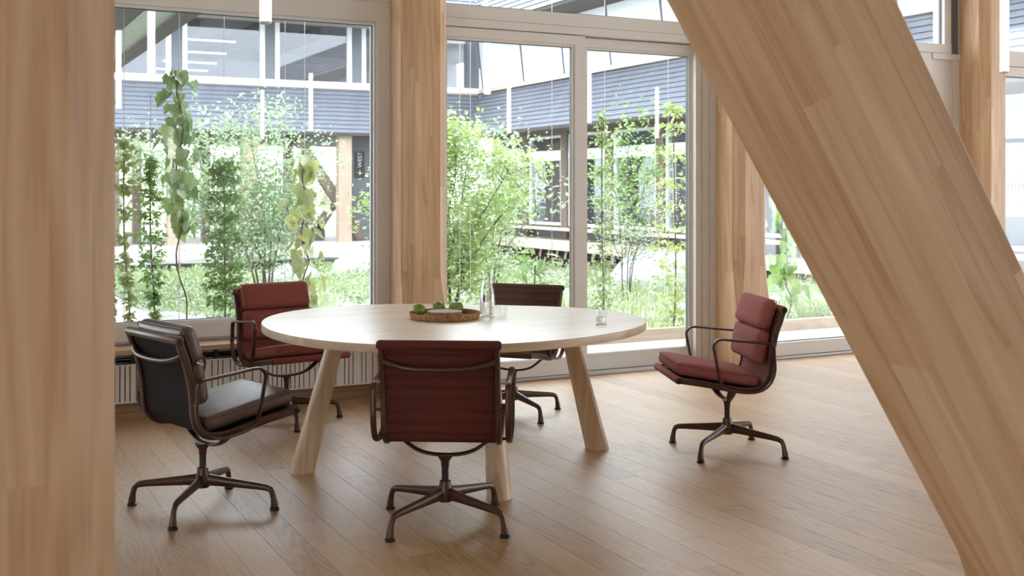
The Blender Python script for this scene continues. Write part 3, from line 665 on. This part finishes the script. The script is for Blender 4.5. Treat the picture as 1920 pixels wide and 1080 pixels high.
strut(far, (4.4, FY + .7, 2.75), (3.2, FY + .7, 1.3), .28, 'darkwood'); strut(far, (2.6, FY + .7, .9), (3.6, FY + .7, 2.5), .25, 'darkwood'); strut(far, (6.2, FY + 1.4, 2.75), (5.3, FY + 1.4, 1.5), .22, 'darkwood')
bx('planter_wall', 'darkpost', far, 7.5, 9.2, FY + 1.3, FY + 1.6, .02, .52)
sg = tag(empty('west_sign', (10.02, FY + .90, 1.71)), 'dark upright sign reading WEST with a down arrow, on a dark pillar', 'sign')
bx('board', 'sign', sg, 9.89, 10.16, FY + .862, FY + .902, 1.71, 2.41)
cu = bpy.data.curves.new('lettering', 'FONT'); cu.body = 'WEST'; cu.size = .16; cu.extrude = .003; cu.align_x = 'LEFT'; cu.align_y = 'CENTER'
to = bpy.data.objects.new('lettering_source', cu); col.objects.link(to); bpy.context.view_layer.update()
me = bpy.data.meshes.new_from_object(to.evaluated_get(bpy.context.evaluated_depsgraph_get())); bpy.data.objects.remove(to)
me.materials.clear(); me.materials.append(M['signtext']); lt = bpy.data.objects.new('lettering', me); col.objects.link(lt); lt.parent = sg
lt.location = (.015, -.042, .265); lt.rotation_euler = (R(90), R(-90), 0)
ar = MB(); ya, yb, xa = FY + .854, FY + .8622, 10.03; ar.box(xa - .008, xa + .008, ya, yb, 1.80, 1.915)
ar.add([(xa - .04, ya, 1.83), (xa + .04, ya, 1.83), (xa, ya, 1.775), (xa - .04, yb, 1.83), (xa + .04, yb, 1.83), (xa, yb, 1.775)], [(0, 2, 1), (3, 4, 5), (0, 1, 4, 3), (1, 2, 5, 4), (2, 0, 3, 5)]); ar.build('arrow', 'signtext', sg)

rw = tag(empty('right_wing', (14, 20, 0)), 'right courtyard wing with grey board skirt and milky upper glazing with painted sky reflection', 'building')
slanted_boards(rw, 11, 2.85, 4.14, 'y', 8, FY, FX, ST); slanted_boards(rw, 8, 5.68, 7.0, 'y', 8, FY, FX, ST)
bx('soffit', 'soffit', rw, FX + .02, 17, 8, FY, 2.80, 2.87); bx('fascia', 'soffit', rw, FX - .05, FX + .02, 8, FY, 2.78, 2.86); bx('backing', 'soffit', rw, FX + ST + .1, FX + ST + .2, 8, FY + 1.1, 2.87, 4.14)
bx('trim_board', 'trimwood', rw, FX + ST - .12, FX + ST - .02, 8, FY + ST - .1, 4.12, 4.22)
xg = FX + ST
for i in range(10):
    y0 = 6.91 + 2.17 * i; y1 = y0 + 2.13 if i < 9 else FY + ST - .15
    mb = MB(); mb.add([(xg, y0, 4.22), (xg, y1, 4.22), (xg - .16, y1, 5.62), (xg - .16, y0, 5.62), (xg + .04, y0, 4.22), (xg + .04, y1, 4.22), (xg - .12, y1, 5.62), (xg - .12, y0, 5.62)], [(0, 3, 2, 1), (4, 5, 6, 7), (0, 1, 5, 4), (1, 2, 6, 5), (2, 3, 7, 6), (3, 0, 4, 7)]); mb.build('glazing_panel', 'skywhite', rw)
    mb = MB(); mb.add([(xg - .03, y1, 4.22), (xg - .03, y1 + .04, 4.22), (xg - .19, y1 + .04, 5.62), (xg - .19, y1, 5.62), (xg + .05, y1, 4.22), (xg + .05, y1 + .04, 4.22), (xg - .11, y1 + .04, 5.62), (xg - .11, y1, 5.62)], [(0, 3, 2, 1), (4, 5, 6, 7), (0, 1, 5, 4), (1, 2, 6, 5), (2, 3, 7, 6), (3, 0, 4, 7)]); mb.build('mullion', 'darkpost', rw)
bx('upper_slab', 'soffit', rw, FX, 18, 8, FY, 5.6, 5.675)
wx = FX + 1.0
bx('ground_wall', 'darkpost', rw, wx + .15, wx + .3, 8, FY, -.6, .45); bx('inner_wall', 'interior', rw, 17, 17.2, 8, FY + 1, .2, 2.8); bx('end_wall', 'interior', rw, wx, 17.2, FY - .1, FY + .1, .2, 2.8); bx('inner_floor', 'oakdark', rw, wx, 17, 8, FY, .15, .2)
bx('head_board', 'darkwood', rw, wx - .02, wx + .1, 8, FY, 2.70, 2.80)
for i in range(9):
    y0 = 9.55 + 2.05 * i
    if y0 > FY - 1: break
    bx('post', 'darkwood', rw, wx - .1, wx + .12, y0 - .14, y0 + .14, .2, 2.80)
    for za, zb in ((.50, 2.16), (2.28, 2.72)):
        m = MB(); ya, yb = y0 + .16, y0 + 1.89
        m.box(wx - .05, wx + .05, ya, ya + .08, za, zb); m.box(wx - .05, wx + .05, yb - .08, yb, za, zb); m.box(wx - .05, wx + .05, ya + .08, yb - .08, zb - .06, zb); m.box(wx - .05, wx + .05, ya + .08, yb - .08, za, za + .07)
        f = m.build('window_frame', 'whiteframe', rw); bx('pane', 'farglass', f, wx - .01, wx + .01, ya + .08, yb - .08, za + .07, zb - .06)
    bx('mid_rail', 'whiteframe', rw, wx - .06, wx + .06, y0 + .16, y0 + 1.89, 2.16, 2.28)
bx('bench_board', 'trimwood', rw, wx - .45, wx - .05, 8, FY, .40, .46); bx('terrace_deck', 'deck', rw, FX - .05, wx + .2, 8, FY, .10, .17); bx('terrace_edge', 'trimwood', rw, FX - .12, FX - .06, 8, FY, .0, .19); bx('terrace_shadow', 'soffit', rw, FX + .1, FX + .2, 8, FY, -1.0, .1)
for row in range(2):
    y = 14 + .2 * row
    while y < 26:
        mb = MB(); z1 = .0 - .2 * row; a = R(24); c, s_ = math.cos(a), math.sin(a)
        mb.box(-.012, .012, 0, .42, z1 - .2, z1); mb.v = [(p[0] * c - p[1] * s_ * -1 + FX - .08 - .03 * 0, p[1] * c + p[0] * s_ + y - (p[2] - z1) * .35, p[2]) for p in mb.v]
        mb.build('shingle', 'palewood', rw); y += .40

# ------------------------------------------------------------------ planting
def rand_rot(rg, droop=.4):
    d = Vector((rg.gauss(0, 1), rg.gauss(0, 1), rg.gauss(0, .6) - droop)).normalized(); n = Vector((rg.gauss(0, .6), rg.gauss(0, .6), 1)); s_ = d.cross(n)
    if s_.length < 1e-4: s_ = Vector((1, 0, 0))
    s_.normalize(); return d, s_, s_.cross(d).normalized()
def small_leaf(mb, p, d, s_, n, ln, wd):
    k = len(mb.v); mb.v += [tuple(p), tuple(p + d * ln * .45 + s_ * wd + n * wd * .3), tuple(p + d * ln), tuple(p + d * ln * .45 - s_ * wd + n * wd * .3), tuple(p + d * ln * .5)]
    mb.f += [(k, k + 1, k + 4), (k + 1, k + 2, k + 4), (k + 2, k + 3, k + 4), (k + 3, k, k + 4)]
def big_leaf_mesh(name, mat, seed):
    """heart-shaped lobed vine leaf, about 1 unit long, tip down -z"""
    rg = random.Random(seed); out = [(0, .0), (.16, .12), (.36, .10), (.47, -.10), (.40, -.30), (.44, -.48), (.26, -.62), (.12, -.84), (0, -1.0)]
    pts = [(x * (1 + rg.uniform(-.12, .12)), z) for x, z in out]; V = []; F_ = []
    mid = [(0, .06 * math.sin(math.pi * i / 8), -i / 8) for i in range(9)]
    left = [(-x, -.10 * abs(x) * 2 + rg.uniform(-.03, .03), z) for x, z in pts]; right = [(x, -.10 * abs(x) * 2 + rg.uniform(-.03, .03), z) for x, z in pts]
    mb = MB(); mb.v = mid + left + right
    for i in range(8):
        mb.f.append((i, i + 1, 9 + i + 1, 9 + i)); mb.f.append((i, 18 + i, 18 + i + 1, i + 1))
    me = bpy.data.meshes.new(name); me.from_pydata(mb.v, [], mb.f); me.materials.append(M[mat]); me.polygons.foreach_set('use_smooth', [True] * len(me.polygons)); return me
def big_vine(name, label, x, y, z0, z1, n, size, mat, spread, seed, wire=True):
    rg = random.Random(seed); o = tag(empty(name, (x, y, gz(x, y))), label, 'vine'); b = gz(x, y)
    pts = [Vector((.10 * math.sin(i * .8 + seed), .05 * math.cos(i * 1.3), i * .18)) * (1 if i < 5 else .35) if False else Vector(((.16 * (1 - min(1, i / 5)) * math.sin(seed) + .025 * math.sin(i * 1.7 + seed)), .02 * math.cos(i * 1.3), (z1 - b) * i / 14)) for i in range(15)]
    MB().tube(catmull(pts, 3), .006, 6).build('stem', 'vinewood', o, True, local=True)
    ms = [big_leaf_mesh('leaf', mat, seed * 10 + k) for k in range(3)]
    for i in range(n):
        q = rg.random(); z = z0 + (z1 - z0) * q - b; a = rg.uniform(0, 2 * math.pi); r = min(abs(rg.gauss(.35, .35)), .75) * spread * (.7 + .5 * math.sin(math.pi * q))
        l = bpy.data.objects.new('leaf', ms[i % 3]); col.objects.link(l); l.parent = o
        l.location = (r * math.cos(a), r * math.sin(a) * .7, z + .03); s_ = size * rg.uniform(.6, 1.25); l.scale = (s_, s_, s_)
        l.rotation_euler = (rg.uniform(-.9, .5), rg.uniform(-.5, .5), a + math.pi / 2 + rg.uniform(-.7, .7))
    return o
big_vine('climbing_vine', 'climbing vine with large blue-green heart-shaped leaves on a wire', 1.62, 8.78, 1.0, 2.27, 100, .105, 'leaf_vine', .17, 1)
big_vine('climbing_vine', 'climbing vine with pale yellow-green lobed leaves behind the brick red chair', 2.60, 8.80, .38, 1.60, 80, .115, 'leaf_pale', .19, 2)
big_vine('climbing_vine', 'climbing vine with bright green leaves behind the second column', 7.72, 9.0, .2, 1.45, 90, .13, 'leaf_ivy', .42, 3)
def leafy(name, label, x, y, pts, mat, n, ln, wd, rfun, seed, cat='vine', stem=.006):
    """a stem with a cloud of small leaves around it"""
    rg = random.Random(seed); b = gz(x, y); o = tag(empty(name, (x, y, b)), label, cat)
    st = [Vector((0, 0, 0))] + [Vector((dx, dy, z - b)) for dx, dy, z in pts]
    P = catmull(st, 4); MB().tube(P, stem, 6).build('stem', 'vinewood', o, True, local=True)
    mb = MB(); top = st[-1].z
    for i in range(n):
        p = P[rg.randrange(len(P))]; q = p.z / top; r = rfun(q)
        if r <= 0: continue
        a = rg.uniform(0, 2 * math.pi); rr = r * math.sqrt(rg.random()); d, s_, nn = rand_rot(rg)
        q_ = p + Vector((rr * math.cos(a), rr * math.sin(a), rg.uniform(-.05, .05)))
        if q_.z + b < .18 and q_.y + y < 8.80: continue
        small_leaf(mb, q_, d, s_, nn, ln * rg.uniform(.6, 1.3), wd * rg.uniform(.7, 1.2))
    tag(mb.build('foliage', mat, o, False, local=True), kind='stuff'); return o
leafy('ivy_vine', 'dense green ivy column on a wire right behind the brick red chair', 1.96, 8.80, [(.01, 0, .5), (0, 0, 1.0), (.0, 0, 1.55)], 'leaf_ivy', 2400, .055, .017, lambda q: .15 * (1 - abs(q - .55) ** 2 * 1.5) if q > .1 else .05, 11)
leafy('wisteria_vine', 'feathery mid-green climber on a wire left of the large-leaved vine', 1.41, 8.80, [(.03, 0, .4), (0, 0, 1.0), (0, 0, 1.55)], 'leaf_ivy', 1000, .06, .016, lambda q: .085 * math.sin(math.pi * min(1, max(0, (q - .35) / .65))) + .015, 12)
leafy('hop_vine', 'slim yellowish climber on a wire near the foreground column', 1.22, 8.80, [(.04, 0, .4), (0, 0, 1.0), (0, 0, 1.7)], 'leaf_pale', 420, .07, .024, lambda q: .045 if q > .38 else .012, 13)
leafy('honeysuckle_vine', 'green feathery climber half hidden by the foreground column', 1.09, 8.82, [(.04, 0, .4), (0, 0, 1.0), (0, 0, 2.0)], 'leaf_shrub', 1000, .06, .016, lambda q: .06 if q > .42 else .012, 14)
leafy('thin_vine', 'thin leafy climber winding up a wire beyond the right door leaf', 5.41, 8.85, [(.02, 0, .4), (0, 0, 1.0), (0, 0, 2.02)], 'leaf_shrub', 700, .06, .016, lambda q: .05 + .08 * (1 - q), 15)
leafy('arching_vine', 'arching light green climber at the right edge of the right door leaf', 6.22, 8.88, [(.03, 0, .5), (.02, 0, 1.2), (.0, 0, 2.12)], 'leaf_shrub', 800, .075, .02, lambda q: .10 + .16 * math.sin(math.pi * q), 16)
leafy('blurred_fern', 'dark green leafy plant low behind the meeting stile of the doors', 4.78, 9.0, [(.0, 0, .2), (.02, 0, .75)], 'leaf_ivy', 120, .13, .03, lambda q: .14, 17, 'plant')
leafy('window_shrub', 'leafy green plant outside the far right window bay', 9.6, 9.6, [(0, 0, .5), (0, 0, 2.2)], 'leaf_shrub', 700, .07, .02, lambda q: .45, 18, 'plant')
def shrub(name, label, x, y, stems, mat, nl, ln, wd, seed, r0=.02, cloud=.22, cat='shrub'):
    rg = random.Random(seed); b = gz(x, y); o = tag(empty(name, (x, y, b)), label, cat); br = MB(); tips = []
    for (dx, dy, h) in stems:
        base = Vector((dx * .08, dy * .08, 0)); tip = Vector((dx, dy, h - b)); pts = [base]
        for i in range(1, 6):
            q = i / 5; p = base.lerp(tip, q); p.x += -dx * .25 * math.sin(math.pi * q) + rg.uniform(-.03, .03); p.y += -dy * .2 * math.sin(math.pi * q) + rg.uniform(-.03, .03); pts.append(p)
        P = catmull(pts, 3); br.tube(P, [r0 * (1 - .8 * i / len(P)) for i in range(len(P))], 6); tips += P[len(P) // 3:]
        for k in range(5):
            i = rg.randrange(len(P) // 3, len(P)); s_ = P[i]; e = s_ + Vector((rg.uniform(-.4, .4) + dx * .15, rg.uniform(-.4, .4), rg.uniform(.1, .5))) * (.5 + .4 * (h - b) / 2); m_ = s_.lerp(e, .5) + Vector((0, 0, .04)); Q = catmull([s_, m_, e], 4)
            br.tube(Q, [r0 * .35 * (1 - .7 * j / len(Q)) for j in range(len(Q))], 5); tips += Q[3:]
    br.build('branches', 'bark', o, True, local=True); mb = MB()
    for i in range(nl):
        p = tips[rg.randrange(len(tips))] + Vector((rg.gauss(0, 1), rg.gauss(0, 1), rg.gauss(0, .8))) * cloud; d, s_, nn = rand_rot(rg, .1)
        if p.z < .1: continue
        small_leaf(mb, p, d, s_, nn, ln * rg.uniform(.6, 1.3), wd * rg.uniform(.7, 1.2))
    tag(mb.build('foliage', mat, o, False, local=True), kind='stuff'); return o
shrub('garden_shrub', 'big bright green many-stemmed shrub behind the left door leaf', 4.40, 10.1, [(-.62, .1, 1.55), (-.25, .2, 1.75), (.10, 0, 1.85), (.30, .1, 1.80), (.62, -.1, 1.55), (.75, .1, 1.2), (-.85, 0, 1.2)], 'leaf_shrub', 8500, .066, .019, 21, .018, .13)
shrub('japanese_maple', 'airy green multi-stemmed maple in the garden seen through the wide window', 4.5, 17.2, [(-.9, .2, 2.0), (-.3, 0, 2.35), (.25, .1, 2.4), (.6, -.2, 1.8), (-1.6, .3, 1.75), (-1.9, .2, 1.8), (-.5, .2, 1.5)], 'leaf_maple', 9500, .075, .024, 22, .018, .24, 'tree')
shrub('pale_shrub', 'wispy grey-green shrub by the boulder near the right wing', 8.7, 13.6, [(-.5, 0, 1.15), (-.1, .1, 1.4), (.35, 0, 1.45), (.7, .1, 1.1), (1.0, 0, 1.5)], 'leaf_grey', 1900, .06, .012, 23, .010, .15)
shrub('leafy_shrub', 'tall leafy shrub between the door leaves in the middle garden', 6.4, 13.2, [(-.3, 0, 1.6), (.1, 0, 2.0), (.35, .1, 1.5), (.6, 0, 1.1)], 'leaf_maple', 1500, .08, .024, 24, .016, .14)
shrub('dark_shrub', 'deeper green shrub in front of the right wing windows', 10.4, 16.2, [(-.3, 0, 2.0), (.2, .2, 2.3), (.5, 0, 1.8)], 'leaf_ivy', 1800, .085, .026, 25, .016, .22)
shrub('hedge_shrub', 'soft green shrub standing behind the big bright shrub', 8.5, 18.5, [(-.6, 0, 2.1), (0, 0, 2.3), (.6, 0, 2.2), (1.1, 0, 1.7)], 'leaf_maple', 2400, .10, .03, 26, .02, .28)
shrub('back_tree', 'pale green tree standing beyond the open passage', 5.5, 45, [(-2, 0, 3), (0, 0, 4), (2, 0, 3), (4, 0, 3.5)], 'leaf_maple', 2600, .22, .06, 27, .05, .7, 'tree')
shrub('passage_hedge', 'soft green hedge showing between the pillars of the open passage', 8.6, 38.5, [(-3, 0, 1.3), (-1.5, 0, 1.6), (0, 0, 1.4), (1.5, 0, 1.7), (3, 0, 1.5), (4.5, 0, 1.6)], 'leaf_maple', 4200, .2, .06, 28, .03, .5)
BOULDERS = ((7.95, 22.4, .75, .6), (10.55, 15.4, .95, .7), (6.1, 21.5, .5, .4))
def in_rock(x, y): return any(((x - a) / c) ** 2 + ((y - b) / d) ** 2 < 1.12 for a, b, c, d in BOULDERS)
# ground cover nobody could count
rg = random.Random(31); mb = MB(); k = 0
while k < 34000:
    x = rg.uniform(2.1, 12.4); y = 8.85 + 18.4 * rg.random() ** 1.35; v = noise.noise(Vector((x * .55, y * .55, 3.3)))
    if v < rg.uniform(-.2, .3) or (x < 2.75 and 9.2 < y < 15) or in_rock(x, y): k += .3; continue
    h = gz(x, y) + rg.random() ** 2 * (.12 + .28 * max(0, v)); d, s_, nn = rand_rot(rg, -.15); sc = .8 + .04 * (y - 9)
    small_leaf(mb, Vector((x, y, h)), d, s_, nn, .07 * sc * rg.uniform(.6, 1.3), .02 * sc); k += 1
tag(mb.build('ground_cover', 'leaf_ground', None), 'low leafy green ground cover spreading over the gravel garden', 'plants', kind='stuff')
mb = MB()
for c in range(260):
    x = rg.uniform(2.2, 12.3); y = 8.9 + 16 * rg.random() ** 1.3; v = noise.noise(Vector((x * .4 + 9, y * .4, 1.3)))
    if v < -.05 or (x < 3.0 and y < 16): continue
    for j in range(34):
        a = rg.uniform(0, 6.28); l = rg.uniform(.15, .42); p = Vector((x + rg.gauss(0, .12), y + rg.gauss(0, .12), 0)); p.z = gz(p.x, p.y)
        if in_rock(p.x, p.y) or p.y + l * .6 * math.sin(a) < 8.73 or p.y < 8.76 or p.x > 12.3: continue
        o_ = Vector((math.cos(a), math.sin(a), 0)); w_ = Vector((-o_.y, o_.x, 0)) * .005
        k = len(mb.v); m_ = p + o_ * l * .25 + Vector((0, 0, l * .7)); e = p + o_ * l * .6 + Vector((0, 0, l * .85)); mb.v += [tuple(p - w_), tuple(p + w_), tuple(m_ + w_), tuple(m_ - w_), tuple(e)]; mb.f += [(k, k + 1, k + 2, k + 3), (k + 3, k + 2, k + 4)]
tag(mb.build('meadow_grass', 'leaf_grass', None), 'fine pale grass tufts scattered through the garden', 'grass', kind='stuff')
# boulders
def boulder(x, y, sx, sy, sz, seed, label):
    mb = MB(); n, m = 24, 14; rings = []
    for j in range(m + 1):
        ph = math.pi * j / m; ring = []
        for i in range(n):
            th = 2 * math.pi * i / n; d = Vector((math.sin(ph) * math.cos(th), math.sin(ph) * math.sin(th), -math.cos(ph))); r = 1 + .16 * noise.noise(d * 1.4 + Vector((seed, 0, 0))) + .05 * noise.noise(d * 4 + Vector((0, seed, 0)))
            ring.append((x + d.x * sx * r, y + d.y * sy * r, gz(x, y) + .12 + d.z * sz * r))
        rings.append(ring)
    mb.loft(rings); tag(mb.build('boulder', 'rock', None, True), label, 'rock', 'garden boulders')
boulder(7.95, 22.4, .75, .6, .45, 1.3, 'white rounded boulder in the garden seen through the wide window'); boulder(10.55, 15.4, .95, .7, .48, 4.2, 'large pale boulder behind the wispy shrub near the right wing'); boulder(6.1, 21.5, .5, .4, .25, 7.7, 'low pale boulder in the garden beyond the maple stems')
# climbing wires
for xx, lb in ((1.09, 'thin steel wire carrying the climber half hidden by the foreground column'), (1.22, 'thin steel wire carrying the slim yellowish climber'), (1.41, 'thin steel wire carrying the feathery mid-green climber'), (1.62, 'thin steel wire carrying the large heart-shaped vine leaves'), (1.96, 'thin steel wire carrying the dense ivy column'), (2.44, 'bare thin steel wire just left of the pale yellow-green vine'), (2.60, 'thin steel wire carrying the pale yellow-green vine'), (3.96, 'left one of two bare thin wires before the big bright shrub'), (4.06, 'right one of two bare thin wires before the big bright shrub'), (4.86, 'bare thin wire before the tall leafy shrub, near the meeting stile'), (5.41, 'thin steel wire carrying the thin climber beyond the right door leaf'), (6.11, 'thin steel wire beside the arching light green climber'), (7.72, 'thin steel wire carrying the bright green vine behind the second column')):
    tag(MB().tube([(xx, 8.80, -.2), (xx, 8.80, 4.4)], .0028, 6).build('climbing_wire', 'cable', None), lb, 'wire', 'climbing wires')
bpy.context.view_layer.update()
